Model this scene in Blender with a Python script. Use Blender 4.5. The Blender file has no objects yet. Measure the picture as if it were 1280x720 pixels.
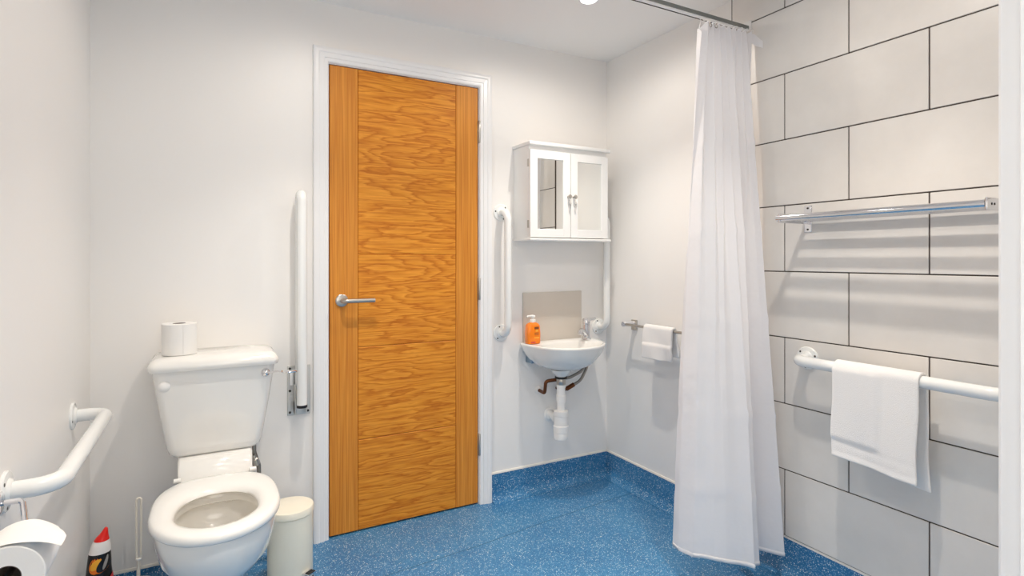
import bpy, bmesh, math, random
from mathutils import Vector, Matrix
from math import sin, cos, pi, radians, sqrt, atan
random.seed(4)
sc = bpy.context.scene
C = sc.collection

# ------------------------------------------------------------------ camera
F_PX, IMG_W = 696.0, 1280.0
YAW = atan((640 - 261) / F_PX)
CAM_H = 1.166
cam_d = bpy.data.cameras.new('camera')
cam_d.sensor_width = 36.0
cam_d.lens = 36.0 * F_PX / IMG_W
cam_d.shift_y = -36.0 / IMG_W
cam_d.clip_start = 0.02
cam = bpy.data.objects.new('camera', cam_d)
cam.location = (0, 0, CAM_H)
cam.rotation_euler = (radians(90), 0, -YAW)
C.objects.link(cam)
sc.camera = cam

# ------------------------------------------------------------------ world / exposure
FILL_SKY = 2.7               # fill light strength, entering through the added lobby windows
w = bpy.data.worlds.new('world'); sc.world = w; w.use_nodes = True
w.node_tree.nodes['Background'].inputs[0].default_value = (1.0, 0.94, 0.86, 1)
w.node_tree.nodes['Background'].inputs[1].default_value = FILL_SKY
sc.view_settings.view_transform = 'Standard'
sc.view_settings.look = 'None'
sc.view_settings.gamma = 1
sc.view_settings.use_curve_mapping = False
sc.view_settings.exposure = 0.48
sc.cycles.max_bounces = 14
sc.cycles.diffuse_bounces = 9
FLOOD = (5.0, 176, 0.5)    # watts, cone in degrees, edge softness
BEAM = (33.0, 98, 1.0)
LAMP_COL = (1.0, 0.92, 0.82)

# room dimensions (metres): X along the door wall, Y towards the door wall
XL, XR, YB, YF, ZC = -0.363, 1.894, 2.405, 0.27, 2.233
LAMPS = [(1.365, 1.85), (1.30, 0.88), (0.40, 1.74), (0.34, 0.80), (0.30, -0.55)]  # last entry: unseen lamp added in the lobby for fill

# ------------------------------------------------------------------ materials
def lin(c):
    return tuple(((v / 255) / 12.92 if v / 255 <= 0.04045 else ((v / 255 + 0.055) / 1.055) ** 2.4) for v in c) + (1.0,)

def mat(name, rgb, rough=0.5, metal=0.0, coat=0.0, bump=None, trans=0.0, ior=None, subs=0.0, sheen=0.0, linear=None):
    m = bpy.data.materials.new(name); m.use_nodes = True
    nt = m.node_tree; b = nt.nodes['Principled BSDF']
    b.inputs['Base Color'].default_value = linear + (1.0,) if linear else lin(rgb)
    b.inputs['Roughness'].default_value = rough
    b.inputs['Metallic'].default_value = metal
    b.inputs['Coat Weight'].default_value = coat
    b.inputs['Transmission Weight'].default_value = trans
    if sheen: b.inputs['Sheen Weight'].default_value = sheen
    if ior: b.inputs['IOR'].default_value = ior
    if bump:
        sc_, st, dist = bump
        tc = nt.nodes.new('ShaderNodeTexCoord')
        n = nt.nodes.new('ShaderNodeTexNoise'); n.inputs['Scale'].default_value = sc_; n.inputs['Detail'].default_value = 4
        bp = nt.nodes.new('ShaderNodeBump'); bp.inputs['Strength'].default_value = st; bp.inputs['Distance'].default_value = dist
        nt.links.new(tc.outputs['Object'], n.inputs['Vector'])
        nt.links.new(n.outputs['Fac'], bp.inputs['Height']); nt.links.new(bp.outputs['Normal'], b.inputs['Normal'])
    return m

def ramp(nt, stops):
    r = nt.nodes.new('ShaderNodeValToRGB'); e = r.color_ramp.elements
    e[0].position, e[0].color = stops[0]; e[1].position, e[1].color = stops[-1]
    for p, c in stops[1:-1]:
        k = e.new(p); k.color = c
    return r

M = {}
M['paint'] = mat('wall_paint', None, 0.42, bump=(260, 0.08, 0.001), linear=(0.862, 0.842, 0.818))
M['ceil'] = mat('ceiling_paint', None, 0.7, linear=(0.90, 0.89, 0.875))
M['gloss_white'] = mat('white_gloss_paint', None, 0.28, linear=(0.84, 0.84, 0.845))
M['cabinet'] = mat('white_cabinet_paint', None, 0.35, linear=(0.84, 0.84, 0.83))
M['ceramic'] = mat('white_ceramic', None, 0.12, coat=0.4, linear=(0.83, 0.82, 0.79))
M['plastic'] = mat('white_plastic', None, 0.3, linear=(0.85, 0.84, 0.82))
M['seat'] = mat('toilet_seat_plastic', None, 0.2, linear=(0.85, 0.84, 0.81))
M['rail'] = mat('white_powder_coat', None, 0.22, coat=0.3, linear=(0.82, 0.83, 0.82))
M['chrome'] = mat('chrome', (225, 225, 228), 0.08, 1.0)
M['steel'] = mat('brushed_steel', (190, 186, 180), 0.3, 1.0)
M['plate'] = mat('zinc_plate', (205, 204, 200), 0.35, 0.35)
M['pendant'] = mat('pendant_glass', (190, 188, 184), 0.1)
M['alu'] = mat('grey_aluminium', (135, 138, 135), 0.45, 0.6)
M['dark'] = mat('dark_screw', (60, 58, 55), 0.5, 0.4)
M['black'] = mat('black_rubber', (22, 22, 24), 0.5)
M['grout'] = mat('dark_grout', (72, 64, 58), 0.85)
M['mirror'] = mat('mirror_glass', (240, 242, 240), 0.0, 1.0)
M['copper'] = mat('aged_copper', (120, 74, 48), 0.4, 0.9)
M['braid'] = mat('braided_steel', (150, 146, 140), 0.4, 0.9, bump=(900, 0.6, 0.001))
M['blue_metal'] = mat('bracket_metal', (140, 160, 175), 0.35, 0.8)
M['paper'] = mat('tissue_paper', None, 0.9, bump=(500, 0.25, 0.001), linear=(0.85, 0.835, 0.81))
M['card'] = mat('cardboard_core', (120, 108, 100), 0.9)
M['towel'] = mat('terry_towel', None, 0.95, bump=(650, 0.7, 0.002), sheen=0.3, linear=(0.86, 0.85, 0.84))
M['bin'] = mat('cream_enamel', (238, 233, 216), 0.35)
M['red'] = mat('red_plastic', (224, 26, 16), 0.35)
M['bottle_black'] = mat('black_bottle', (20, 19, 20), 0.25)
M['bottle_white'] = mat('white_shoulder', (232, 228, 226), 0.4)
M['orange_print'] = mat('orange_print', (240, 120, 22), 0.4)
M['yellow_print'] = mat('yellow_print', (248, 178, 50), 0.4)
M['pink_print'] = mat('red_label_print', (206, 60, 62), 0.45)
M['grey_print'] = mat('grey_print', (150, 146, 142), 0.45)
M['brown_print'] = mat('brown_print', (120, 62, 22), 0.45)
M['soap'] = mat('orange_soap', (245, 130, 12), 0.12, coat=0.5)
M['splash'] = mat('grey_splashback', (206, 198, 188), 0.18, bump=(60, 0.03, 0.001))
M['water'] = mat('shade_toned_water', (206, 194, 172), 0.03)  # beige puts the warm shade inside the bowl into the colour
M['cap_strip'] = mat('cap_strip', (232, 228, 220), 0.4)
M['seam'] = mat('weld_rod', (44, 98, 128), 0.6)
M['tan'] = mat('bristle_handle_plastic', (226, 219, 206), 0.35)

def emis(name, col, s):
    m = bpy.data.materials.new(name); m.use_nodes = True
    b = m.node_tree.nodes['Principled BSDF']
    b.inputs['Emission Color'].default_value = col + (1,); b.inputs['Emission Strength'].default_value = s
    return m
M['lamp'] = emis('lamp_glow', (1.0, 0.95, 0.88), 25)

def curtain_mat():
    m = bpy.data.materials.new('curtain_polyester'); m.use_nodes = True
    nt = m.node_tree; b = nt.nodes['Principled BSDF']; out = nt.nodes['Material Output']
    b.inputs['Base Color'].default_value = (0.86, 0.855, 0.875, 1); b.inputs['Roughness'].default_value = 0.55
    t = nt.nodes.new('ShaderNodeBsdfTranslucent'); t.inputs[0].default_value = (0.86, 0.86, 0.88, 1)
    mx = nt.nodes.new('ShaderNodeMixShader'); mx.inputs[0].default_value = 0.22
    nt.links.new(b.outputs[0], mx.inputs[1]); nt.links.new(t.outputs[0], mx.inputs[2]); nt.links.new(mx.outputs[0], out.inputs[0])
    tc = nt.nodes.new('ShaderNodeTexCoord'); n = nt.nodes.new('ShaderNodeTexNoise'); n.inputs['Scale'].default_value = 10; n.inputs['Detail'].default_value = 5
    bp = nt.nodes.new('ShaderNodeBump'); bp.inputs['Strength'].default_value = 0.4; bp.inputs['Distance'].default_value = 0.014
    nt.links.new(tc.outputs['Object'], n.inputs['Vector']); nt.links.new(n.outputs['Fac'], bp.inputs['Height']); nt.links.new(bp.outputs['Normal'], b.inputs['Normal'])
    return m
M['curtain'] = curtain_mat()

def vinyl_mat():
    m = bpy.data.materials.new('blue_safety_vinyl'); m.use_nodes = True
    nt = m.node_tree; b = nt.nodes['Principled BSDF']; L = nt.links.new
    tc = nt.nodes.new('ShaderNodeNewGeometry')
    n = nt.nodes.new('ShaderNodeTexNoise'); n.inputs['Scale'].default_value = 3.5; n.inputs['Detail'].default_value = 6; n.inputs['Roughness'].default_value = 0.65
    base = ramp(nt, [(0.3, lin((42, 107, 156))), (0.7, lin((62, 127, 172)))])
    L(tc.outputs['Position'], n.inputs['Vector']); L(n.outputs['Fac'], base.inputs[0])
    prev = base.outputs[0]
    for scale, thr, rad, col in ((150, 0.82, 0.34, lin((30, 80, 130))), (230, 0.62, 0.36, lin((124, 168, 204))), (190, 0.70, 0.32, lin((204, 218, 222))), (120, 0.84, 0.22, lin((236, 238, 236)))):
        v = nt.nodes.new('ShaderNodeTexVoronoi'); v.inputs['Scale'].default_value = scale
        L(tc.outputs['Position'], v.inputs['Vector'])
        sp = nt.nodes.new('ShaderNodeSeparateColor'); L(v.outputs['Color'], sp.inputs[0])
        g = nt.nodes.new('ShaderNodeMath'); g.operation = 'GREATER_THAN'; g.inputs[1].default_value = thr; L(sp.outputs[0], g.inputs[0])
        l = nt.nodes.new('ShaderNodeMath'); l.operation = 'LESS_THAN'; l.inputs[1].default_value = rad; L(v.outputs['Distance'], l.inputs[0])
        mu = nt.nodes.new('ShaderNodeMath'); mu.operation = 'MULTIPLY'; L(g.outputs[0], mu.inputs[0]); L(l.outputs[0], mu.inputs[1])
        mx = nt.nodes.new('ShaderNodeMix'); mx.data_type = 'RGBA'
        L(mu.outputs[0], mx.inputs[0]); L(prev, mx.inputs[6]); mx.inputs[7].default_value = col
        prev = mx.outputs[2]
    L(prev, b.inputs['Base Color'])
    b.inputs['Roughness'].default_value = 0.38
    b.inputs['Specular IOR Level'].default_value = 0.45
    bn = nt.nodes.new('ShaderNodeTexNoise'); bn.inputs['Scale'].default_value = 220
    bp = nt.nodes.new('ShaderNodeBump'); bp.inputs['Strength'].default_value = 0.15; bp.inputs['Distance'].default_value = 0.001
    L(tc.outputs['Position'], bn.inputs['Vector']); L(bn.outputs['Fac'], bp.inputs['Height']); L(bp.outputs['Normal'], b.inputs['Normal'])
    return m
M['vinyl'] = vinyl_mat()

def tile_mat():
    m = bpy.data.materials.new('pale_grey_tile'); m.use_nodes = True
    nt = m.node_tree; b = nt.nodes['Principled BSDF']; L = nt.links.new
    g = nt.nodes.new('ShaderNodeNewGeometry'); oi = nt.nodes.new('ShaderNodeObjectInfo')
    n = nt.nodes.new('ShaderNodeTexNoise'); n.noise_dimensions = '4D'
    n.inputs['Scale'].default_value = 5; n.inputs['Detail'].default_value = 8; n.inputs['Roughness'].default_value = 0.6
    mul = nt.nodes.new('ShaderNodeMath'); mul.operation = 'MULTIPLY'; mul.inputs[1].default_value = 40
    L(oi.outputs['Random'], mul.inputs[0]); L(mul.outputs[0], n.inputs['W']); L(g.outputs['Position'], n.inputs['Vector'])
    r = ramp(nt, [(0.3, lin((217, 213, 208))), (0.72, lin((229, 225, 220)))])
    L(n.outputs['Fac'], r.inputs[0]); L(r.outputs[0], b.inputs['Base Color'])
    b.inputs['Roughness'].default_value = 0.36
    return m
M['tile'] = tile_mat()

def oak_mat(name, axis):
    m = bpy.data.materials.new(name); m.use_nodes = True
    nt = m.node_tree; b = nt.nodes['Principled BSDF']; L = nt.links.new
    tc = nt.nodes.new('ShaderNodeTexCoord'); oi = nt.nodes.new('ShaderNodeObjectInfo')
    off = nt.nodes.new('ShaderNodeVectorMath'); off.operation = 'SCALE'; off.inputs[0].default_value = (7.3, 3.1, 9.7)
    L(oi.outputs['Random'], off.inputs['Scale'])
    add = nt.nodes.new('ShaderNodeVectorMath'); add.operation = 'ADD'; L(tc.outputs['Object'], add.inputs[0]); L(off.outputs[0], add.inputs[1])
    # broad growth-ring figure: noise stretched along the grain, folded into bands
    mp = nt.nodes.new('ShaderNodeMapping'); L(add.outputs[0], mp.inputs[0])
    mp.inputs['Scale'].default_value = (1.25, 6, 8.5) if axis == 'X' else (11, 6, 0.22)
    n1 = nt.nodes.new('ShaderNodeTexNoise'); n1.inputs['Scale'].default_value = 1.0; n1.inputs['Detail'].default_value = 5 if axis == 'X' else 3; n1.inputs['Roughness'].default_value = 0.5
    L(mp.outputs[0], n1.inputs['Vector'])
    mm = nt.nodes.new('ShaderNodeMath'); mm.operation = 'MULTIPLY'; mm.inputs[1].default_value = 15 if axis == 'X' else 16; L(n1.outputs['Fac'], mm.inputs[0])
    fr = nt.nodes.new('ShaderNodeMath'); fr.operation = 'FRACT'; L(mm.outputs[0], fr.inputs[0])
    # fine fibres
    mp2 = nt.nodes.new('ShaderNodeMapping'); L(add.outputs[0], mp2.inputs[0])
    mp2.inputs['Scale'].default_value = (4.5, 60, 190) if axis == 'X' else (210, 60, 3.5)
    n2 = nt.nodes.new('ShaderNodeTexNoise'); n2.inputs['Scale'].default_value = 1.0; n2.inputs['Detail'].default_value = 4; L(mp2.outputs[0], n2.inputs['Vector'])
    r1 = ramp(nt, ([(0.0, lin((192, 112, 26))), (0.3, lin((214, 138, 40))), (0.8, lin((226, 152, 52))), (1.0, lin((202, 124, 30)))] if axis == 'X' else [(0.0, lin((206, 132, 46))), (0.5, lin((218, 147, 58))), (1.0, lin((206, 132, 46)))]))
    L(fr.outputs[0], r1.inputs[0])
    r2 = ramp(nt, [(0.34, lin((186, 122, 40))), (0.6, (1, 1, 0.96, 1))]); L(n2.outputs['Fac'], r2.inputs[0])
    mx = nt.nodes.new('ShaderNodeMix'); mx.data_type = 'RGBA'; mx.blend_type = 'MULTIPLY'; mx.inputs[0].default_value = 0.4 if axis == 'X' else 0.34
    L(r1.outputs[0], mx.inputs[6]); L(r2.outputs[0], mx.inputs[7])
    L(mx.outputs[2], b.inputs['Base Color'])
    b.inputs['Roughness'].default_value = 0.5; b.inputs['Specular IOR Level'].default_value = 0.3
    return m
M['oak_h'] = oak_mat('oak_cross_grain', 'X')
M['oak_v'] = oak_mat('oak_upright_grain', 'Z')

# ------------------------------------------------------------------ mesh helpers
def obj(name, bm, m, parent=None, kind=None, smooth=True, angle=38):
    me = bpy.data.meshes.new(name)
    bmesh.ops.recalc_face_normals(bm, faces=bm.faces)
    if parent is not None:
        o0 = world_loc(parent)
    else:
        xs = [v.co.x for v in bm.verts]; ys = [v.co.y for v in bm.verts]; zs = [v.co.z for v in bm.verts]
        o0 = Vector(((min(xs) + max(xs)) / 2, (min(ys) + max(ys)) / 2, min(zs)))
    for v in bm.verts: v.co -= o0
    bm.to_mesh(me); bm.free()
    if smooth:
        me.polygons.foreach_set('use_smooth', [True] * len(me.polygons))
        me.set_sharp_from_angle(angle=radians(angle))
    me.materials.append(M[m])
    o = bpy.data.objects.new(name, me); C.objects.link(o)
    if parent is not None: o.parent = parent
    else: o.location = o0
    if kind: o['kind'] = kind
    return o

def world_loc(o):
    v = Vector(o.location)
    while o.parent: o = o.parent; v = v + Vector(o.location)
    return v

def tag(o, label, cat=None, group=None):
    o['label'] = label
    if cat: o['category'] = cat
    if group: o['group'] = group
    return o

def thing(name, loc, label=None, cat=None, group=None, kind=None):
    o = bpy.data.objects.new(name, None); C.objects.link(o); o.location = loc; o.empty_display_size = 0.05
    if label: o['label'] = label
    if cat: o['category'] = cat
    if group: o['group'] = group
    if kind: o['kind'] = kind
    return o

def box(x0, x1, y0, y1, z0, z1, bev=0.0, seg=2, bm=None, T=None):
    bm = bm or bmesh.new()
    b2 = bmesh.new()
    bmesh.ops.create_cube(b2, size=1)
    for v in b2.verts:
        v.co = Vector(((x0 + x1) / 2 + v.co.x * (x1 - x0), (y0 + y1) / 2 + v.co.y * (y1 - y0), (z0 + z1) / 2 + v.co.z * (z1 - z0)))
    if bev: bmesh.ops.bevel(b2, geom=list(b2.edges), offset=bev, segments=seg, profile=0.5, affect='EDGES')
    if T is not None:
        for v in b2.verts: v.co = T @ v.co
    return merge(bm, b2)

def merge(bm, b2):
    mp = {v: bm.verts.new(v.co) for v in b2.verts}
    for f in b2.faces:
        try: bm.faces.new([mp[v] for v in f.verts])
        except ValueError: pass
    b2.free(); return bm

def fillet(pts, r, n=7):
    pts = [Vector(p) for p in pts]; out = [pts[0]]
    for i in range(1, len(pts) - 1):
        a, b, c = pts[i - 1], pts[i], pts[i + 1]
        u = (a - b).normalized(); v = (c - b).normalized()
        ang = u.angle(v); d = min(r / math.tan(ang / 2), (a - b).length * 0.95, (c - b).length * 0.95)
        rr = d * math.tan(ang / 2)
        p0 = b + u * d; p1 = b + v * d
        ctr = b + (u + v).normalized() * (rr / sin(ang / 2))
        s0 = p0 - ctr; s1 = p1 - ctr; tot = s0.angle(s1)
        ax = s0.cross(s1).normalized()
        for k in range(n + 1):
            out.append(ctr + Matrix.Rotation(tot * k / n, 3, ax) @ s0)
    out.append(pts[-1]); return out

def tube(path, r, seg=16, bm=None, cap=True):
    bm = bm or bmesh.new()
    path = [Vector(p) for p in path]
    n = len(path); rs = r if isinstance(r, (list, tuple)) else [r] * n
    t0 = (path[1] - path[0]).normalized()
    ref = Vector((0, 0, 1)) if abs(t0.z) < 0.9 else Vector((1, 0, 0))
    nrm = (ref - t0 * ref.dot(t0)).normalized()
    rings = []; prev = t0
    for i, p in enumerate(path):
        if i == 0: t = t0
        elif i == n - 1: t = (path[i] - path[i - 1]).normalized()
        else: t = ((path[i] - path[i - 1]).normalized() + (path[i + 1] - path[i]).normalized()).normalized()
        ax = prev.cross(t)
        if ax.length > 1e-7: nrm = Matrix.Rotation(prev.angle(t), 3, ax.normalized()) @ nrm
        nrm = (nrm - t * nrm.dot(t)).normalized(); bi = t.cross(nrm); prev = t
        rings.append([bm.verts.new(p + (nrm * cos(2 * pi * k / seg) + bi * sin(2 * pi * k / seg)) * rs[i]) for k in range(seg)])
    for a, b in zip(rings, rings[1:]):
        for k in range(seg): bm.faces.new((a[k], a[(k + 1) % seg], b[(k + 1) % seg], b[k]))
    if cap: bm.faces.new(rings[0][::-1]); bm.faces.new(rings[-1])
    return bm

def lathe(prof, base, axis=(0, 0, 1), seg=24, bm=None, sx=1.0, sy=1.0):
    """prof: (radius, height along axis) pairs, open ends are capped"""
    bm = bm or bmesh.new()
    ax = Vector(axis).normalized(); base = Vector(base)
    ref = Vector((1, 0, 0)) if abs(ax.x) < 0.9 else Vector((0, 1, 0))
    u = (ref - ax * ref.dot(ax)).normalized(); v = ax.cross(u)
    rings = [[bm.verts.new(base + ax * h + (u * cos(2 * pi * k / seg) * sx + v * sin(2 * pi * k / seg) * sy) * max(r, 1e-5)) for k in range(seg)] for r, h in prof]
    for a, b in zip(rings, rings[1:]):
        for k in range(seg): bm.faces.new((a[k], a[(k + 1) % seg], b[(k + 1) % seg], b[k]))
    bm.faces.new(rings[0][::-1]); bm.faces.new(rings[-1])
    return bm

def loft(rings, bm=None, cap0=True, cap1=True, closed=True):
    bm = bm or bmesh.new()
    R = [[bm.verts.new(p) for p in ring] for ring in rings]
    n = len(R[0])
    for a, b in zip(R, R[1:]):
        for k in range(n if closed else n - 1): bm.faces.new((a[k], a[(k + 1) % n], b[(k + 1) % n], b[k]))
    if cap0: bm.faces.new(R[0][::-1])
    if cap1: bm.faces.new(R[-1])
    return bm

def prism(poly, axis, a0, a1, bm=None):
    """poly: 2D points; axis 'X': (y,z) extruded in x; 'Y': (x,z); 'Z': (x,y)"""
    f = {'X': lambda p, t: (t, p[0], p[1]), 'Y': lambda p, t: (p[0], t, p[1]), 'Z': lambda p, t: (p[0], p[1], t)}[axis]
    return loft([[f(p, a0) for p in poly], [f(p, a1) for p in poly]], bm)

def rrect(x0, x1, y0, y1, r, z, n=5):
    pts = []
    for cx_, cy_, a0 in ((x1 - r, y1 - r, 0), (x0 + r, y1 - r, 90), (x0 + r, y0 + r, 180), (x1 - r, y0 + r, 270)):
        for k in range(n + 1):
            a = radians(a0 + 90 * k / n); pts.append(Vector((cx_ + r * cos(a), cy_ + r * sin(a), z)))
    return pts

# ================================================================== THE ROOM
HY0, HX0, HX1 = -1.6, -1.7, 1.2                       # far end of the lobby the photograph was taken from
fl = obj('floor', box(HX0 - 0.1, XR + 0.1, HY0 - 0.1, YB + 0.1, -0.06, 0), 'vinyl', kind='structure', smooth=False)
fl['label'] = 'speckled blue safety vinyl floor'
bm = bmesh.new()
sp = [(0.55, 2.02), (0.99, 2.057), (1.40, 2.112), (1.745, 2.145), (1.85, 2.15)]
loft([[Vector((x, y - .0020, 0.0005)), Vector((x, y + .0020, 0.0005))] for x, y in sp], bm, False, False, closed=False)
obj('weld_seam', bm, 'seam', fl)
obj('ceiling', box(HX0 - 0.1, XR + 0.1, HY0 - 0.1, YB + 0.1, ZC, ZC + 0.06), 'ceil', kind='structure', smooth=False)
obj('wall_left', box(XL - 0.1, XL, YF - 0.12, YB + 0.1, 0, ZC), 'paint', kind='structure', smooth=False)
DX0, DX1, DZ = 0.441, 1.127, 1.981        # oak door leaf
bm = box(XL, DX0 - 0.03, YB, YB + 0.1, 0, ZC)
box(DX1 + 0.03, XR, YB, YB + 0.1, 0, ZC, bm=bm)
box(DX0 - 0.03, DX1 + 0.03, YB, YB + 0.1, DZ + 0.03, ZC, bm=bm)
obj('wall_back', bm, 'paint', kind='structure', smooth=False)
wr = obj('wall_right', box(XR, XR + 0.1, YF - 0.12, YB + 0.1, 0, ZC), 'paint', kind='structure', smooth=False)
# front wall with the doorway that the photograph looks through
OX0, OX1 = -0.20, 0.782
bm = box(HX0, OX0, YF - 0.12, YF, 0, ZC)
box(OX1, XR, YF - 0.12, YF, 0, ZC, bm=bm)
box(OX0, OX1, YF - 0.12, YF, 2.03, ZC, bm=bm)
obj('wall_front', bm, 'paint', kind='structure', smooth=False)
# the lobby behind the camera: three walls, two windows added to let fill light in
WZ0, WZ1 = 0.75, 2.05
def holed(axis, c0, c1, a0, a1, h0, h1):
    f = (lambda u0, u1, z0, z1, b=None: box(u0, u1, c0, c1, z0, z1, bm=b)) if axis == 'X' else (lambda u0, u1, z0, z1, b=None: box(c0, c1, u0, u1, z0, z1, bm=b))
    b = f(a0, h0, 0, ZC); f(h1, a1, 0, ZC, b); f(h0, h1, 0, WZ0, b); f(h0, h1, WZ1, ZC, b); return b
obj('wall_lobby_end', holed('X', HY0 - 0.1, HY0, HX0, HX1, -0.95, 0.65), 'paint', kind='structure', smooth=False)
obj('wall_lobby_left', holed('Y', HX0 - 0.1, HX0, HY0 - 0.1, YF - 0.12, -1.5, -0.15), 'paint', kind='structure', smooth=False)
obj('wall_lobby_right', box(HX1, HX1 + 0.1, HY0 - 0.1, YF - 0.12, 0, ZC), 'paint', kind='structure', smooth=False)
def fill_window(name, axis, c, h0, h1):
    f = (lambda u0, u1, z0, z1, b=None: box(u0, u1, c - .03, c + .03, z0, z1, bm=b)) if axis == 'X' else (lambda u0, u1, z0, z1, b=None: box(c - .03, c + .03, u0, u1, z0, z1, bm=b))
    b = f(h0, h0 + .05, WZ0, WZ1); f(h1 - .05, h1, WZ0, WZ1, b); f(h0, h1, WZ0, WZ0 + .05, b); f(h0, h1, WZ1 - .05, WZ1, b); f((h0 + h1) / 2 - .025, (h0 + h1) / 2 + .025, WZ0, WZ1, b)
    obj(name, b, 'gloss_white', kind='structure', smooth=False)
fill_window('fill_window_1', 'X', HY0 - 0.05, -0.95, 0.65); fill_window('fill_window_2', 'Y', HX0 - 0.05, -1.5, -0.15)  # unseen openings, added so soft fill reaches the room

# wall tiles, one object each, over a dark grout bed
TY1 = 1.576                                 # tiled edge
grout = obj('grout_bed', box(XR - 0.006, XR, YF, TY1 + 0.003, 0.137, ZC), 'grout', wr, smooth=False)
TW, TH, J = 0.4752, 0.2458, 0.0042
cache = {}
def tile(y0, y1, z0, z1):
    key = (round(y1 - y0, 4), round(z1 - z0, 4))
    if key not in cache:
        b = box(-0.009, 0, -(key[0] - J) / 2, (key[0] - J) / 2, -(key[1] - J) / 2, (key[1] - J) / 2, bev=0.0012, seg=1)
        me = bpy.data.meshes.new('tile'); bmesh.ops.recalc_face_normals(b, faces=b.faces); b.to_mesh(me); b.free(); me.materials.append(M['tile']); cache[key] = me
    o = bpy.data.objects.new('tile', cache[key]); C.objects.link(o); o.parent = wr
    o.location = Vector((XR, (y0 + y1) / 2, (z0 + z1) / 2)) - world_loc(wr)
for k in range(9):
    z0 = 0.137 + TH * k; z1 = min(z0 + TH, ZC - 0.001)
    first = 1.3376 if k % 2 == 0 else 1.1005
    edges = [first]
    while edges[-1] > YF + 0.02: edges.append(max(edges[-1] - TW, YF + 0.001))
    edges.insert(0, TY1)
    for a, b in zip(edges, edges[1:]):
        if a - b > 0.02: tile(b, a, z0, z1)

# coved vinyl skirting with a pale capping strip
def cove(name, p0, p1, nrm, h, cap=True):
    p0 = Vector(p0); p1 = Vector(p1); nrm = Vector(nrm)
    prof = [(0.0, h), (0.004, h)]
    R_ = min(0.045, h * 0.8)
    for k in range(9):
        a = (pi / 2) * k / 8
        prof.append((0.004 + R_ * (1 - cos(a)), R_ * (1 - sin(a)) + 0.0012))
    prof += [(0.004 + R_, 0.0), (0.0, 0.0)]
    rings = [[p + nrm * d + Vector((0, 0, z)) for d, z in prof] for p in (p0, p1)]
    o = obj(name, loft(rings), 'vinyl', kind='structure')
    if cap:
        q = [(0.0, h), (0.0065, h), (0.0065, h + 0.004), (0.004, h + 0.009), (0.0, h + 0.009)]
        obj('capping_strip', loft([[p + nrm * d + Vector((0, 0, z)) for d, z in q] for p in (p0, p1)]), 'cap_strip', o)
    return o
cove('baseboard_back', (1.192, YB, 0), (XR, YB, 0), (0, -1, 0), 0.128)
cove('baseboard_back', (XL, YB, 0), (0.373, YB, 0), (0, -1, 0), 0.05)
cove('baseboard_right', (XR, YF, 0), (XR, YB, 0), (-1, 0, 0), 0.128)
cove('baseboard_left', (XL, YF, 0), (XL, YB, 0), (1, 0, 0), 0.05)

# ------------------------------------------------------------------ oak door, frame, architrave
d1 = thing('door_1', (DX0, YB, 0), kind='structure')
d1['label'] = 'closed oak veneer door with vertical stiles and cross-grain panels'
GX0, GX1 = 0.562, 1.012
g = 0.0022
def slab(x0, x1, z0, z1): return box(x0, x1, YB + 0.002, YB + 0.038, z0, z1, bev=0.0022, seg=1)
for x0, x1 in ((DX0 + .002, GX0 - g / 2), (GX1 + g / 2, DX1 - .002)):
    b = slab(x0, x1, 0.006, DZ - .002)
    o = obj('stile', b, 'oak_v', d1, smooth=False)
zz = [0.006, 0.392, 0.789, 1.187, DZ - .002]
for a, b_ in zip(zz, zz[1:]):
    # origin per panel so that every board has its own figure
    bmp = slab(GX0, GX1, a + g / 2, b_ - g / 2)
    o = obj('panel', bmp, 'oak_h', d1, smooth=False)
obj('core', box(DX0 + .006, DX1 - .006, YB + 0.008, YB + 0.036, 0.01, DZ - .006), 'oak_v', d1, smooth=False)
# handle
hx, hz = 0.492, 0.992
hd = obj('rose', lathe([(0.026, 0), (0.026, 0.007), (0.024, 0.0085), (0.012, 0.0085)], (hx, YB + 0.002, hz), (0, -1, 0), 28), 'steel', d1)
obj('lever', tube(fillet([(hx, YB - 0.004, hz), (hx, YB - 0.048, hz), (hx + 0.128, YB - 0.048, hz)], 0.016), 0.0095), 'steel', hd)
hd['label'] = 'brushed steel lever handle'
for hz_ in (1.772, 1.025, 0.285):
    hb = box(DX1 - 0.004, DX1 + 0.010, YB - 0.004, YB + 0.003, hz_ - 0.052, hz_ + 0.052, bev=0.0015, seg=1)
    h = obj('hinge', hb, 'steel', d1)
    obj('knuckle', lathe([(0.0045, 0), (0.006, 0.002), (0.006, 0.102), (0.0045, 0.104)], (DX1 + 0.004, YB - 0.006, hz_ - 0.052), seg=12), 'steel', h)
# frame lining around the leaf and the moulded architrave
t1 = thing('trim_1', (DX0 - 0.066, YB, 0), kind='structure'); t1['label'] = 'white moulded architrave around the oak door'
bm = box(DX0 - 0.03, DX0 - 0.002, YB, YB + 0.1, 0, DZ + 0.03); obj('door_lining', bm, 'gloss_white', t1, smooth=False)
bm = box(DX1 + 0.002, DX1 + 0.03, YB, YB + 0.1, 0, DZ + 0.03); obj('door_lining', bm, 'gloss_white', t1, smooth=False)
bm = box(DX0 - 0.002, DX1 + 0.002, YB, YB + 0.1, DZ + 0.001, DZ + 0.03); obj('door_lining', bm, 'gloss_white', t1, smooth=False)
obj('door_stop', box(DX0 - 0.002, DX1 + 0.002, YB + 0.06, YB + 0.1, 0, DZ + 0.001), 'gloss_white', t1, smooth=False)
AP = [(0, 0), (0, 0.008), (0.004, 0.0115), (0.010, 0.0125), (0.016, 0.0125), (0.018, 0.0155), (0.036, 0.0165), (0.039, 0.019), (0.046, 0.0205), (0.054, 0.020), (0.060, 0.0175), (0.062, 0.012), (0.062, 0)]   # (distance from opening, proud of the wall)
AW = 0.062
ix0, ix1, iz = DX0 - 0.004, DX1 + 0.004, DZ + 0.004
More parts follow.
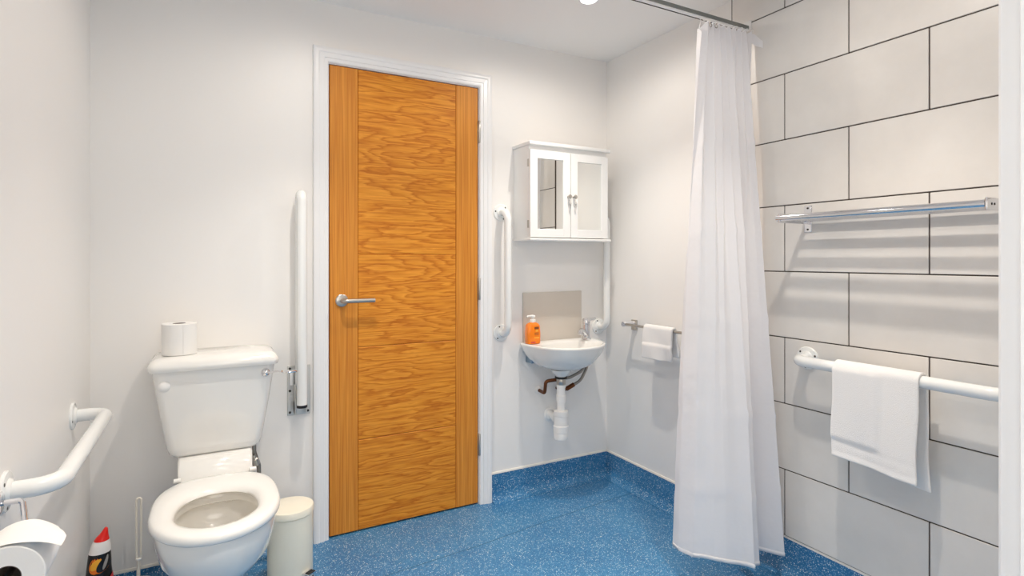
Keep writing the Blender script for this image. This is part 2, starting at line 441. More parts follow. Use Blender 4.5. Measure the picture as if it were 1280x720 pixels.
def arch(rfun0, rfun1): return loft([[rfun0(d, p) for d, p in AP], [rfun1(d, p) for d, p in AP]])
obj('architrave', arch(lambda d, p: Vector((ix0 - d, YB - p, 0)), lambda d, p: Vector((ix0 - d, YB - p, iz + d))), 'gloss_white', t1, angle=20)
obj('architrave', arch(lambda d, p: Vector((ix1 + d, YB - p, 0)), lambda d, p: Vector((ix1 + d, YB - p, iz + d))), 'gloss_white', t1, angle=20)
obj('architrave', arch(lambda d, p: Vector((ix0 - d, YB - p, iz + d)), lambda d, p: Vector((ix1 + d, YB - p, iz + d))), 'gloss_white', t1, angle=20)

# near doorway frame: lining, stop and architrave
t2 = thing('trim_2', (0.752, YF, 0), kind='structure'); t2['label'] = 'white frame of the doorway beside the tiled wall'
obj('door_lining', box(0.752, OX1, YF - 0.125, YF, 0, 2.03), 'gloss_white', t2, smooth=False)
obj('door_stop', box(0.740, 0.752, YF - 0.07, YF - 0.014, 0, 2.0, bev=0.001, seg=1), 'gloss_white', t2, smooth=False)
obj('door_lining', box(OX0, OX0 + 0.03, YF - 0.125, YF, 0, 2.03), 'gloss_white', t2, smooth=False)
obj('door_lining', box(OX0 + 0.03, 0.752, YF - 0.125, YF, 2.0, 2.03), 'gloss_white', t2, smooth=False)
nx0, nx1, nz = OX0 + 0.024, 0.758, 2.006
obj('architrave', arch(lambda d, p: Vector((nx1 + d, YF + p, 0)), lambda d, p: Vector((nx1 + d, YF + p, nz + d))), 'gloss_white', t2, angle=20)
obj('architrave', arch(lambda d, p: Vector((nx0 - d, YF + p, 0)), lambda d, p: Vector((nx0 - d, YF + p, nz + d))), 'gloss_white', t2, angle=20)
obj('architrave', arch(lambda d, p: Vector((nx0 - d, YF + p, nz + d)), lambda d, p: Vector((nx1 + d, YF + p, nz + d))), 'gloss_white', t2, angle=20)

# ------------------------------------------------------------------ recessed ceiling lamps
names = ['recessed round ceiling lamp in front of the wall cabinet', 'recessed round ceiling lamp over the shower area by the tiled wall',
         'recessed round ceiling lamp above the toilet', 'recessed round ceiling lamp between toilet wall and entrance', 'unseen fill lamp added in the lobby ceiling']
for (lx, ly), nm in zip(LAMPS, names):
    dl = thing('ceiling_downlight', (lx, ly, ZC - 0.008), nm, 'ceiling light', 'recessed ceiling lamps')
    obj('bezel', lathe([(0.030, 0.008), (0.044, 0.008), (0.044, 0.004), (0.040, 0.0), (0.033, 0.0), (0.030, 0.006)], (lx, ly, ZC - 0.008), seg=32), 'gloss_white', dl)
    obj('lens', lathe([(0.029, 0), (0.029, 0.003)], (lx, ly, ZC - 0.004), seg=24), 'lamp', dl)
    for part, (watts, cone, blend) in (('flood', FLOOD), ('beam', BEAM)):      # reflector beam plus the diffuser's spill
        ld = bpy.data.lights.new('downlight_' + part, 'SPOT'); ld.energy = watts; ld.color = LAMP_COL
        ld.spot_size = radians(cone); ld.spot_blend = blend; ld.shadow_soft_size = 0.018
        lo = bpy.data.objects.new('downlight_' + part, ld); C.objects.link(lo); lo.parent = dl; lo.location = (0, 0, -0.03)

# ================================================================== TOILET
TC = 0.022
toilet = thing('toilet', (TC, 2.05, 0), '', 'toilet')
toilet['label'] = 'white ceramic close-coupled toilet with open ring seat, beside the door'
N = 56
def egg(hw, yf, yb, z, yc=None, nb=2.6, nf=2.05):
    yc = yc if yc is not None else yf + (yb - yf) * 0.52
    pts = []
    for k in range(N):
        t = 2 * pi * k / N; c_, s_ = cos(t), sin(t)
        e = nb if s_ > 0 else nf
        x = abs(c_) ** (2 / e) * (1 if c_ >= 0 else -1) * hw
        y = abs(s_) ** (2 / e) * ((yb - yc) if s_ > 0 else -(yc - yf))
        pts.append(Vector((TC + x, yc + y, z)))
    return pts
rings = [egg(0.105, 1.84, 2.27, 0.0), egg(0.104, 1.84, 2.27, 0.02), egg(0.086, 1.87, 2.26, 0.07), egg(0.080, 1.87, 2.25, 0.14),
         egg(0.086, 1.855, 2.24, 0.185), egg(0.106, 1.82, 2.23, 0.213), egg(0.134, 1.765, 2.21, 0.25), egg(0.154, 1.722, 2.19, 0.29), egg(0.163, 1.700, 2.18, 0.34),
         egg(0.168, 1.690, 2.17, 0.392), egg(0.165, 1.693, 2.165, 0.400), egg(0.157, 1.700, 2.155, 0.402),
         egg(0.118, 1.748, 2.065, 0.402), egg(0.114, 1.752, 2.06, 0.396), egg(0.114, 1.752, 2.06, 0.372), egg(0.132, 1.737, 2.08, 0.362), egg(0.128, 1.742, 2.075, 0.33),
         egg(0.112, 1.78, 2.05, 0.285), egg(0.08, 1.84, 2.02, 0.25), egg(0.055, 1.88, 1.99, 0.225), egg(0.04, 1.90, 1.97, 0.19)]
bm = loft(rings)
# shelf that carries the cistern, sweeping up from the seat hinges
shelf = []
for y, z1, hw in ((2.405, 0.484, 0.118), (2.215, 0.484, 0.116), (2.190, 0.474, 0.114), (2.172, 0.445, 0.112), (2.160, 0.408, 0.112), (2.135, 0.392, 0.112)):
    zb = 0.26 if y > 2.2 else 0.33
    shelf.append([Vector((TC - hw, y, zb)), Vector((TC + hw, y, zb)), Vector((TC + hw, y, z1 - 0.008)), Vector((TC + hw - 0.008, y, z1)), Vector((TC - hw + 0.008, y, z1)), Vector((TC - hw, y, z1 - 0.008))])
loft(shelf, bm)
obj('pan', bm, 'ceramic', toilet, angle=50)
obj('bowl_water', loft([egg(0.1045, 1.792, 2.042, 0.276)], cap0=False), 'water', toilet)
# seat ring
so = dict(hw=0.1745, yf=1.676, yb=2.158); si = dict(hw=0.110, yf=1.757, yb=2.035)
ob_ = egg(so['hw'], so['yf'], so['yb'], 0, nb=3.0, yc=1.90); ib_ = egg(si['hw'], si['yf'], si['yb'], 0, nb=2.3, yc=1.885)
prof = [(0.06, 0.405), (0.0, 0.410), (-0.01, 0.418), (0.015, 0.426), (0.10, 0.4315), (0.30, 0.434), (0.60, 0.4325), (0.85, 0.427), (0.97, 0.418), (1.0, 0.410), (0.96, 0.405)]
bm = bmesh.new(); R = []
for s_, z in prof: R.append([bm.verts.new((o_.lerp(i_, s_)).to_3d().xy.to_3d() + Vector((0, 0, z))) for o_, i_ in zip(ob_, ib_)])
for a, b in zip(R, R[1:] + R[:1]):
    for k in range(N): bm.faces.new((a[k], a[(k + 1) % N], b[(k + 1) % N], b[k]))
seat = obj('seat', bm, 'seat', toilet, angle=60)
for sx in (-1, 1):
    obj('seat_hinge', lathe([(0.006, 0), (0.008, 0.001), (0.008, 0.021), (0.006, 0.022)], (TC + sx * 0.114 - 0.011, 2.158, 0.428), (1, 0, 0), 14), 'seat', seat)
# cistern body and lid
def cist(hw, y0, z, r): return rrect(TC - hw, TC + hw, y0, YB - 0.001, r, z)
rings = [cist(0.112, 2.236, 0.486, 0.02), cist(0.132, 2.222, 0.488, 0.025), cist(0.143, 2.215, 0.498, 0.03), cist(0.150, 2.211, 0.518, 0.03), cist(0.170, 2.203, 0.64, 0.028), cist(0.191, 2.196, 0.786, 0.026)]
cis = obj('cistern', loft(rings), 'ceramic', toilet, angle=50)
lid = [cist(0.192, 2.192, 0.784, 0.026), cist(0.200, 2.184, 0.786, 0.028), cist(0.2035, 2.180, 0.795, 0.03), cist(0.2035, 2.180, 0.806, 0.03), cist(0.197, 2.186, 0.816, 0.03), cist(0.195, 2.190, 0.820, 0.03), cist(0.182, 2.203, 0.828, 0.03), cist(0.12, 2.26, 0.831, 0.03)]
obj('cistern_lid', loft(lid), 'ceramic', toilet, angle=50)
obj('blanking_cap', lathe([(0.0185, 0), (0.0185, 0.003), (0.015, 0.007), (0.006, 0.0095)], (-0.132, 2.2005, 0.738), (0, -1, 0), 22), 'plastic', cis)
fx, fz = 0.180, 0.757
lv = obj('flush_lever', lathe([(0.015, 0), (0.0155, 0.004), (0.013, 0.011), (0.007, 0.016), (0.002, 0.018)], (fx, 2.199, fz), (0, -1, 0), 22), 'chrome', cis)
lv['label'] = 'chrome flush lever'
bm = tube([(fx + 0.004, 2.184, fz), (fx + 0.03, 2.172, fz + 0.003), (fx + 0.052, 2.158, fz + 0.005)], [0.0042, 0.0036, 0.004], 10)
lathe([(0.005, 0), (0.016, 0.002), (0.017, 0.005), (0.014, 0.008), (0.004, 0.010)], (fx + 0.076, 2.144, fz), (0, 0, 1), 20, bm, 1.55, 0.8)
obj('lever_paddle', bm, 'chrome', lv)
# water supply behind the pan
obj('supply_hose', tube(fillet([(0.150, 2.31, 0.489), (0.150, 2.31, 0.44), (0.168, 2.33, 0.38), (0.172, 2.35, 0.22)], 0.03), 0.0075, 10), 'braid', toilet)
obj('supply_valve', lathe([(0.009, 0), (0.013, 0.004), (0.013, 0.03), (0.009, 0.034), (0.009, 0.05)], (0.159, 2.322, 0.385), (-.25, -.3, 1), 12), 'steel', toilet)

# spare toilet roll on the cistern lid
def ring_roll(t, base, axis, r, h, rin):
    bm = bmesh.new(); ax = Vector(axis).normalized(); ref = Vector((1, 0, 0)) if abs(ax.x) < .9 else Vector((0, 1, 0))
    u = (ref - ax * ref.dot(ax)).normalized(); v = ax.cross(u); seg = 44
    R = [[bm.verts.new(Vector(base) + ax * hh + (u * cos(2 * pi * k / seg) + v * sin(2 * pi * k / seg)) * rr) for k in range(seg)] for rr, hh in ((rin, 0), (r - .0015, 0), (r, .0015), (r, h - .0015), (r - .0015, h), (rin, h))]
    for a, b in zip(R, R[1:] + R[:1]):
        for k in range(seg): bm.faces.new((a[k], a[(k + 1) % seg], b[(k + 1) % seg], b[k]))
    return obj('paper', bm, 'paper', t)
def core(t, base, axis, h, rin):
    bm = bmesh.new(); ax = Vector(axis).normalized(); ref = Vector((1, 0, 0)) if abs(ax.x) < .9 else Vector((0, 1, 0))
    u = (ref - ax * ref.dot(ax)).normalized(); v = ax.cross(u); seg = 32
    R = [[bm.verts.new(Vector(base) + ax * hh + (u * cos(2 * pi * k / seg) + v * sin(2 * pi * k / seg)) * rr) for k in range(seg)] for rr, hh in ((rin, 0.0005), (rin, h - .0005), (rin - .0012, h - .0005), (rin - .0012, .0005))]
    for a, b in zip(R, R[1:] + R[:1]):
        for k in range(seg): bm.faces.new((a[k], a[(k + 1) % seg], b[(k + 1) % seg], b[k]))
    return obj('core_tube', bm, 'card', t)
rb = (-0.092, 2.298, 0.8312)
tr = thing('toilet_roll', rb, 'white toilet roll standing upright on the cistern lid', 'toilet roll')
ring_roll(tr, rb, (0, 0, 1), 0.0545, 0.108, 0.021); core(tr, rb, (0, 0, 1), 0.108, 0.021)
bm = bmesh.new()     # loose sheet end
seg = 10
loft([[Vector((rb[0] + 0.0556 * cos(a), rb[1] + 0.0556 * sin(a), rb[2] + z)) for z in (0.001, 0.107)] for a in [radians(-75 + 70 * k / seg) for k in range(seg + 1)]], bm, False, False, closed=False)
obj('loose_sheet', bm, 'paper', tr)

# ------------------------------------------------------------------ grab rails
def flange(parent, p, n, up, r=0.041):
    p = Vector(p); n = Vector(n)
    f = obj('flange', lathe([(r, 0), (r, 0.004), (r - 0.002, 0.006), (0.026, 0.0075), (0.023, 0.012), (0.0195, 0.014), (0.0185, 0.014)], p, n, 32), 'rail', parent)
    u = Vector(up).normalized(); v = n.cross(u)
    for k in range(3):
        a = radians(20 + 120 * k)
        q = p + (u * cos(a) + v * sin(a)) * (r - 0.009)
        obj('screw', lathe([(0.0042, 0), (0.0042, 0.0068), (0.0025, 0.0074)], q, n, 10), 'dark', f)
    return f
def grab_rail(label, a, b, n, off, r=0.0175, bend=0.045):
    a = Vector(a); b = Vector(b); n = Vector(n)
    t = thing('grab_rail', (a + b) / 2 if abs(a.z - b.z) < .01 else (a if a.z < b.z else b), label, 'grab rail', 'white wall grab rails')
    obj('tube', tube(fillet([a + n * 0.004, a + n * off, b + n * off, b + n * 0.004], bend, 9), r, 18), 'rail', t)
    flange(t, a, n, b - a); flange(t, b, n, a - b)
    return t
grab_rail('white horizontal grab rail on the wall above the hanging toilet roll', (XL, 2.113, 0.692), (XL, 1.478, 0.696), (1, 0, 0), 0.088, 0.0185, 0.05)
grab_rail('white vertical grab rail between the oak door and the mirror cabinet', (1.248, YB, 1.392), (1.248, YB, 0.808), (0, -1, 0), 0.072)
grab_rail('white vertical grab rail behind the basin tap, in the room corner', (1.838, YB, 1.392), (1.838, YB, 0.806), (0, -1, 0), 0.072)
grab_rail('white horizontal grab rail on the tiled wall, carrying a bath towel', (XR - 0.009, 1.245, 0.812), (XR - 0.009, 0.645, 0.812), (-1, 0, 0), 0.08, 0.0185)

# drop-down support rail folded up beside the door
fr = thing('folding_support_rail', (0.32, YB, 0.53), 'white folding support rail, hinged upright beside the door architrave', 'grab rail')
plate = obj('wall_plate', box(0.277, 0.366, YB - 0.006, YB, 0.535, 0.735, bev=0.002, seg=1), 'plate', fr)
for px, pz in ((0.287, 0.724), (0.287, 0.635), (0.287, 0.548), (0.356, 0.548)):
    obj('screw', lathe([(0.005, 0), (0.005, 0.002), (0.003, 0.003)], (px, YB - 0.006, pz), (0, -1, 0), 10), 'dark', plate)
bm = box(0.300, 0.345, YB - 0.050, YB - 0.006, 0.545, 0.60, bev=0.004)
box(0.300, 0.305, YB - 0.06, YB - 0.006, 0.555, 0.665, bev=0.0015, seg=1, bm=bm)
box(0.340, 0.345, YB - 0.06, YB - 0.006, 0.555, 0.665, bev=0.0015, seg=1, bm=bm)
obj('hinge_bracket', bm, 'plate', fr)
obj('tube', tube(fillet([(0.322, 2.318, 0.592), (0.322, 2.318, 1.422), (0.322, 2.372, 1.422), (0.322, 2.372, 0.61)], 0.027, 9), 0.0195, 20), 'rail', fr)
obj('end_cap', lathe([(0.0195, 0), (0.0205, 0.002), (0.0205, 0.010), (0.0195, 0.011)], (0.322, 2.318, 0.583), seg=20), 'black', fr)
obj('latch', box(0.286, 0.299, YB - 0.022, YB - 0.006, 0.66, 0.712, bev=0.003), 'gloss_white', fr)

# ------------------------------------------------------------------ toilet roll on its holder
ry0, ry1, rx, rz = 1.218, 1.318, -0.297, 0.634
rr_ = 0.052
th_ = thing('roll_holder', (XL, 1.45, rz), 'chrome toilet roll holder hanging under the wall grab rail', 'roll holder')
obj('wall_plate', lathe([(0.022, 0), (0.022, 0.006), (0.018, 0.009), (0.008, 0.009)], (XL, 1.43, 0.690), (1, 0, 0), 22), 'chrome', th_)
obj('arm', tube(fillet([(XL + 0.006, 1.43, 0.690), (XL + 0.04, 1.43, 0.690), (rx, 1.345, rz), (rx, 1.21, rz)], 0.012), 0.0055, 12), 'chrome', th_)
hr = thing('toilet_roll', (rx, ry0, rz - rr_), 'white toilet roll hanging on a chrome holder with loose sheet end', 'toilet roll')
ring_roll(hr, (rx, ry0, rz), (0, 1, 0), rr_, ry1 - ry0, 0.0205); core(hr, (rx, ry0, rz), (0, 1, 0), ry1 - ry0, 0.0205)
bm = bmesh.new(); strip = []
for k in range(15):
    a = radians(200 - 118 * k / 14); r2 = rr_ + 0.001 + 0.0035 * (k / 14) ** 2
    strip.append((rx + r2 * cos(a), rz + r2 * sin(a)))
x_, z_ = strip[-1]
for k in range(1, 9):
    strip.append((x_ + 0.0082 * k, z_ - 0.00028 * k * k))
R = []
for i, (x, z) in enumerate(strip):
    sk = max(0, i - 14) / 8
    R.append([Vector((x - (0.022 * sk if j > 3 else 0) * (j - 3) / 4, ry0 + 0.001 + (ry1 - ry0 - 0.002) * j / 7 - 0.006 * sk, z + 0.002 * sin(j * 1.3 + i * .4) * sk)) for j in range(8)])
loft(R, bm, False, False, closed=False)
o = obj('loose_sheet', bm, 'paper', hr)

# ------------------------------------------------------------------ bleach bottle, brush, bin
def ell(cx_, cy_, a, b, z, n=28, rot=0.0, dx=0.0):
    return [Vector((cx_ + dx + a * cos(2 * pi * k / n) * cos(rot) - b * sin(2 * pi * k / n) * sin(rot), cy_ + a * cos(2 * pi * k / n) * sin(rot) + b * sin(2 * pi * k / n) * cos(rot), z)) for k in range(n)]
bx_, by_ = -0.309, 2.20
bl = thing('bleach_bottle', (bx_, by_, 0), 'black bleach bottle with white shoulder and red cap, on the floor', 'bottle')
rot = 0.1
def be(a, b, z, dx=0.0): return ell(bx_, by_, a, b, z, rot=rot, dx=dx)
body = obj('body', loft([be(.036, .026, 0.001), be(.040, .030, .006), be(.040, .030, .10), be(.037, .028, .14), be(.033, .027, .18), be(.0295, .026, .229, .002)]), 'bottle_black', bl)
obj('shoulder', loft([be(.0297, .0262, .229, .002), be(.027, .024, .246, .004), be(.0225, .021, .262, .006), be(.0205, .019, .265, .007)]), 'bottle_white', bl)
obj('cap', loft([be(.0205, .020, .2655, .007), be(.020, .0195, .268, .007), be(.0165, .017, .275, .009), be(.0115, .012, .284, .013), be(.008, .009, .293, .016), be(.0055, .006, .300, .018), be(.003, .0035, .303, .018)]), 'red', bl)
def patch(parent, name, m, a0, a1, z0, z1, lift, tilt=0.0, shape='ell', n=16):
    """small printed patch wrapped round the front of the bottle"""
    bmx = bmesh.new(); rows = []
    prof = [(0.0, .040, .030), (.10, .040, .030), (.14, .037, .028), (.18, .033, .027), (.212, .0295, .026), (.23, .027, .024)]
    def rad(z):
        for (za, aa, ba), (zb, ab, bb) in zip(prof, prof[1:]):
            if z <= zb:
                t = (z - za) / (zb - za); return aa + (ab - aa) * t, ba + (bb - ba) * t
        return prof[-1][1:]
    for i in range(n + 1):
        s = -1 + 2 * i / n
        half = sqrt(max(1 - s * s, 0.0)) if shape == 'ell' else 1.0
        row = []
        for j in range(7):
            t = (-1 + 2 * j / 6) * half
            ang = (a0 + a1) / 2 + (a1 - a0) / 2 * t; z = (z0 + z1) / 2 + (z1 - z0) / 2 * s + tilt * t
            A, B_ = rad(z); A += lift; B_ += lift
            x = A * cos(ang); y = B_ * sin(ang)
            row.append(Vector((bx_ + .001 + x * cos(rot) - y * sin(rot), by_ + x * sin(rot) + y * cos(rot), z)))
        rows.append(row)
    loft(rows, bmx, False, False, closed=False)
    return obj(name, bmx, m, parent)
patch(body, 'label_print', 'orange_print', radians(218), radians(338), .171, .232, .0008, .010)
patch(body, 'label_print', 'yellow_print', radians(226), radians(285), .184, .214, .0014, .008)
patch(body, 'label_print', 'bottle_black', radians(258), radians(352), .180, .224, .0018, .018)
patch(body, 'label_print', 'grey_print', radians(285), radians(320), .190, .213, .0024, .018)
patch(body, 'label_print', 'pink_print', radians(292), radians(350), .06, .150, .0010, .012, 'rect')
patch(body, 'label_print', 'bottle_white', radians(286), radians(296), .06, .148, .0014, .003, 'rect')

tb = thing('toilet_brush', (-0.208, 2.235, 0), 'pale plastic toilet brush in its pot, beside the bleach bottle', 'toilet brush')
obj('pot', lathe([(0.042, 0), (0.044, 0.004), (0.047, 0.075), (0.044, 0.082), (0.016, 0.092), (0.014, 0.095)], (-0.208, 2.235, 0.0), seg=28), 'plastic', tb)
bm = bmesh.new()
tube([(-0.2075, 2.235, 0.09), (-0.206, 2.235, 0.166)], 0.0055, 12, bm)
loop = [(-0.2125, 2.235, 0.164), (-0.2125, 2.235, 0.360), (-0.206, 2.235, 0.374), (-0.1990, 2.235, 0.360), (-0.2000, 2.235, 0.164)]
tube(fillet(loop, 0.006), 0.0036, 8, bm)
obj('handle', bm, 'tan', tb)
obj('collar', lathe([(0.006, 0), (0.0085, 0.001), (0.0085, 0.005), (0.006, 0.006)], (-0.206, 2.235, 0.160), seg=14), 'plastic', tb)

bcx, bcy, br = 0.260, 2.16, 0.0775
pb = thing('pedal_bin', (bcx, bcy, 0), 'small cream metal pedal bin between toilet and door architrave', 'bin')
obj('body', lathe([(br - .002, 0.006), (br, 0.012), (br, 0.247), (br - .003, 0.249)], (bcx, bcy, 0), seg=44), 'bin', pb)
obj('base_ring', lathe([(br + .001, 0), (br + .002, 0.003), (br + .001, 0.012), (br - .004, 0.013)], (bcx, bcy, 0), seg=44), 'black', pb)
ldp = [(r_, h_ + .012) for r_, h_ in ((br - .004, 0.238), (br + .003, 0.238), (br + .003, 0.256), (br + .001, 0.2605), (br - .006, 0.2625), (br - .012, 0.2622), (0.045, 0.266), (0.02, 0.2675), (0.001, 0.268))]
obj('lid', lathe(ldp, (bcx, bcy, 0), seg=44), 'bin', pb)
pd = Vector((0.60, -0.80, 0)).normalized(); pr = Vector((-pd.y, pd.x, 0))
T = Matrix(((pr.x, pd.x, 0, bcx), (pr.y, pd.y, 0, bcy), (0, 0, 1, 0), (0, 0, 0, 1)))
pe = obj('pedal', box(-0.018, 0.018, br - 0.01, br + 0.028, 0.046, 0.052, bev=0.002, T=T), 'chrome', pb)
obj('pedal_pad', box(-0.015, 0.015, br + 0.008, br + 0.027, 0.0515, 0.0545, bev=0.001, seg=1, T=T), 'black', pe)

# ------------------------------------------------------------------ mirror cabinet
cx0, cx1, cyf, cz0, cz1 = 1.319, 1.776, 2.262, 1.266, 1.704
cab = thing('mirror_cabinet', ((cx0 + cx1) / 2, (cyf + YB) / 2, cz0 - .012), 'white wall cabinet with two framed mirror doors above the basin', 'cabinet')
bm = box(cx0, cx0 + .015, cyf, YB, cz0, cz1, bev=.001, seg=1); box(cx1 - .015, cx1, cyf, YB, cz0, cz1, bev=.001, seg=1, bm=bm)
box(cx0 + .015, cx1 - .015, YB - .008, YB, cz0, cz1, bm=bm)
box(cx0 + .015, cx1 - .015, cyf, YB - .008, 1.665, cz1, bm=bm)
obj('carcass', bm, 'cabinet', cab, smooth=False)
obj('shelf_board', box(cx0 + .0155, cx1 - .0155, cyf + .01, YB - .0085, 1.48, 1.492, bev=.001, seg=1), 'cabinet', cab, smooth=False)
bm = box(cx0 - .008, cx1 + .012, cyf - .026, YB, cz1, cz1 + .016, bev=.003); obj('top_board', bm, 'cabinet', cab)
bm = box(cx0 - .004, cx1 + .014, cyf - .026, YB, cz0 - .012, cz0, bev=.003); obj('bottom_board', bm, 'cabinet', cab)
def cab_door(x0, x1, hinge_x, ang):
    y1, y0 = cyf - .001, cyf - .018; z0, z1 = cz0 + .004, cz1 - .022
    T = Matrix.Translation((hinge_x, y1, 0)) @ Matrix.Rotation(ang, 4, 'Z') @ Matrix.Translation((-hinge_x, -y1, 0))
    fw = 0.040
    bm = box(x0, x0 + fw, y0, y1, z0, z1, bev=.0012, seg=1, T=T); box(x1 - fw, x1, y0, y1, z0, z1, bev=.0012, seg=1, T=T, bm=bm)
    box(x0 + fw, x1 - fw, y0, y1, z1 - fw, z1, bev=.0012, seg=1, T=T, bm=bm); box(x0 + fw, x1 - fw, y0, y1, z0, z0 + fw, bev=.0012, seg=1, T=T, bm=bm)
    dr = obj('mirror_door', bm, 'cabinet', cab, smooth=False)
    obj('mirror', box(x0 + fw - .003, x1 - fw + .003, y0 + .006, y0 + .010, z0 + fw - .003, z1 - fw + .003, T=T), 'mirror', dr, smooth=False)
    kx = x1 - .014 if hinge_x == x0 else x0 + .014
    kp = T @ Vector((kx, y0, 1.468)); kn = T.to_3x3() @ Vector((0, -1, 0))
    kb = obj('knob', lathe([(0.006, 0), (0.004, 0.003), (0.004, 0.010), (0.009, 0.014), (0.0105, 0.019), (0.008, 0.024), (0.003, 0.026)], kp, kn, 16), 'steel', dr)
    obj('knob_pendant', lathe([(0.0008, 0), (0.0052, 0.006), (0.0052, 0.012), (0.0022, 0.022), (0.0012, 0.030)], kp + kn * 0.019 + Vector((0, 0, -0.043)), (0, 0, 1), 12), 'pendant', dr)
    for hz_ in (z0 + 0.062, z1 - 0.062):
        obj('hinge', box(hinge_x - (.002 if hinge_x == x0 else 0), hinge_x + (0 if hinge_x == x0 else .002), y1 - .004, y1 + .010, hz_ - .018, hz_ + .018), 'steel', dr, smooth=False)
xm = (cx0 + cx1) / 2
cab_door(cx0 + .001, xm - .002, cx0 + .001, radians(-0.3))
cab_door(xm + .002, cx1 - .001, cx1 - .001, 0.0)

# ------------------------------------------------------------------ basin, splashback, tap, waste
obj_sp = obj('splashback', box(1.368, 1.722, YB - 0.008, YB, 0.748, 1.000, bev=.0015, seg=1), 'splash')
tag(obj_sp, 'plain grey square splashback panel fixed behind the basin', 'splashback')
RZ = 0.747
def smooth_closed(pts, n):
    out = []; m_ = len(pts)
    for i in range(m_):
        p0, p1, p2, p3 = (Vector(pts[(i + k - 1) % m_]).to_3d() for k in range(4))
        for k in range(n):
            t = k / n
            out.append(0.5 * ((2 * p1) + (-p0 + p2) * t + (2 * p0 - 5 * p1 + 4 * p2 - p3) * t * t + (-p0 + 3 * p1 - 3 * p2 + p3) * t ** 3))
    return out
outline = [(1.352, 2.396), (1.350, 2.335), (1.356, 2.270), (1.380, 2.203), (1.420, 2.148), (1.480, 2.112), (1.550, 2.103), (1.622, 2.118), (1.690, 2.160), (1.738, 2.222), (1.762, 2.300), (1.768, 2.396), (1.70, 2.396), (1.62, 2.396), (1.53, 2.396), (1.43, 2.396)]
OL = smooth_closed(outline, 5)
for p in OL: p.y = min(p.y, YB - 0.0085)
BC = Vector((1.535, 2.235, 0))
def scl(s, z, ctr=BC, push=None, smin=None):
    out = []
    for p in OL:
        q = ctr + (p - ctr) * s; out.append(Vector((q.x, q.y, z)))
    return out
inner_c = Vector((1.545, 2.225, 0))
inner = []
for k in range(len(OL)):   # bowl opening, aligned with the outline by angle
    d_ = OL[k] - inner_c; a = math.atan2(d_.y, d_.x)
    inner.append(Vector((inner_c.x + 0.158 * cos(a), inner_c.y + (0.105 if sin(a) < 0 else 0.098) * sin(a), 0)))
def inn(s, z, dx=0, dy=0): return [Vector((inner_c.x + dx + (p.x - inner_c.x) * s, inner_c.y + dy + (p.y - inner_c.y) * s, z)) for p in inner]
def low(f, z):
    out = []
    for p in OL:
        t = Vector((1.525, 2.275, 0)); q = t + (p - t) * f; out.append(Vector((q.x, min(q.y if f > .75 else q.y, YB - 0.0085), z)))
    return out
rings = [low(0.20, 0.628), low(0.36, 0.630), low(0.52, 0.638), low(0.66, 0.652), low(0.79, 0.675), low(0.88, 0.698), low(0.935, 0.718), low(0.972, 0.735), low(0.992, 0.742), low(1.0, RZ), low(0.994, RZ + .005),
         low(0.975, RZ + .0075), low(0.95, RZ + .007), inn(1.02, RZ + .005), inn(1.0, RZ + .001), inn(0.97, RZ - .015), inn(0.88, RZ - .05), inn(0.70, RZ - .085), inn(0.4, RZ - .098), inn(0.13, RZ - .101)]
basin = thing('wash_basin', (1.535, YB, 0.62), 'small white ceramic wall basin with a mixer tap', 'basin')
obj('bowl', loft(rings), 'ceramic', basin, angle=70)
obj('waste_grille', lathe([(0.018, 0), (0.020, 0.002), (0.014, 0.003)], (inner_c.x, inner_c.y, RZ - .1025), seg=20), 'chrome', basin)
for bxk in (1.385,):
    obj('wall_bracket', box(bxk, bxk + .035, YB - .06, YB, 0.655, 0.712, bev=.003), 'blue_metal', basin)
# tap
tx, ty = 1.700, 2.325
tp = thing('basin_tap', (tx, ty, RZ + .0075), 'chrome mixer tap with single lever on the basin edge', 'tap')
obj('body', lathe([(0.024, 0), (0.0245, 0.004), (0.021, 0.008), (0.0195, 0.05), (0.0205, 0.070), (0.0205, 0.078)], (tx, ty, RZ + .007), seg=26), 'chrome', tp)
sd = Vector((-0.80, -0.60, 0)).normalized()
bt = Vector((tx, ty, RZ))
obj('spout', tube([bt + sd * 0.010 + Vector((0, 0, .030)), bt + sd * 0.045 + Vector((0, 0, .050)), bt + sd * 0.085 + Vector((0, 0, .064)), bt + sd * 0.104 + Vector((0, 0, .060)), bt + sd * 0.108 + Vector((0, 0, .046))], [.0135, .0135, .012, .0115, .011], 16), 'chrome', tp)
ha = obj('lever_hub', lathe([(0.0205, 0), (0.021, 0.003), (0.021, 0.024), (0.017, 0.030), (0.006, 0.032)], (tx, ty, RZ + .086), seg=26), 'chrome', tp)
ld_ = Vector((0.93, 0.30, 0)).normalized()
obj('lever', tube([bt + ld_ * 0.005 + Vector((0, 0, .108)), bt + ld_ * 0.05 + Vector((0, 0, .108)), bt + ld_ * 0.078 + Vector((0, 0, .110))], [.009, .0065, .0055], 12), 'chrome', ha)
# bottle trap
wx, wy = 1.503, 2.262
wt = obj('bottle_trap', lathe([(0.028, 0), (0.0345, 0.003), (0.0355, 0.010), (0.0355, 0.030), (0.0335, 0.034), (0.0375, 0.036), (0.0375, 0.066), (0.034, 0.070), (0.033, 0.115), (0.035, 0.117), (0.035, 0.138), (0.024, 0.142)], (wx, wy, 0.292), seg=28), 'plastic', basin)
wt['label'] = 'white plastic bottle trap'
obj('waste_tail', lathe([(0.026, 0), (0.030, 0.006), (0.046, 0.022), (0.050, 0.034)], (wx, wy, 0.597), seg=24), 'ceramic', wt)
obj('waste_washer', lathe([(0.022, 0), (0.030, 0.002), (0.030, 0.010), (0.024, 0.012)], (wx, wy, 0.586), seg=24), 'black', wt)
obj('waste_nut', lathe([(0.0215, 0), (0.0225, 0.002), (0.0225, 0.028), (0.0215, 0.030)], (wx, wy, 0.556), seg=10), 'steel', wt)
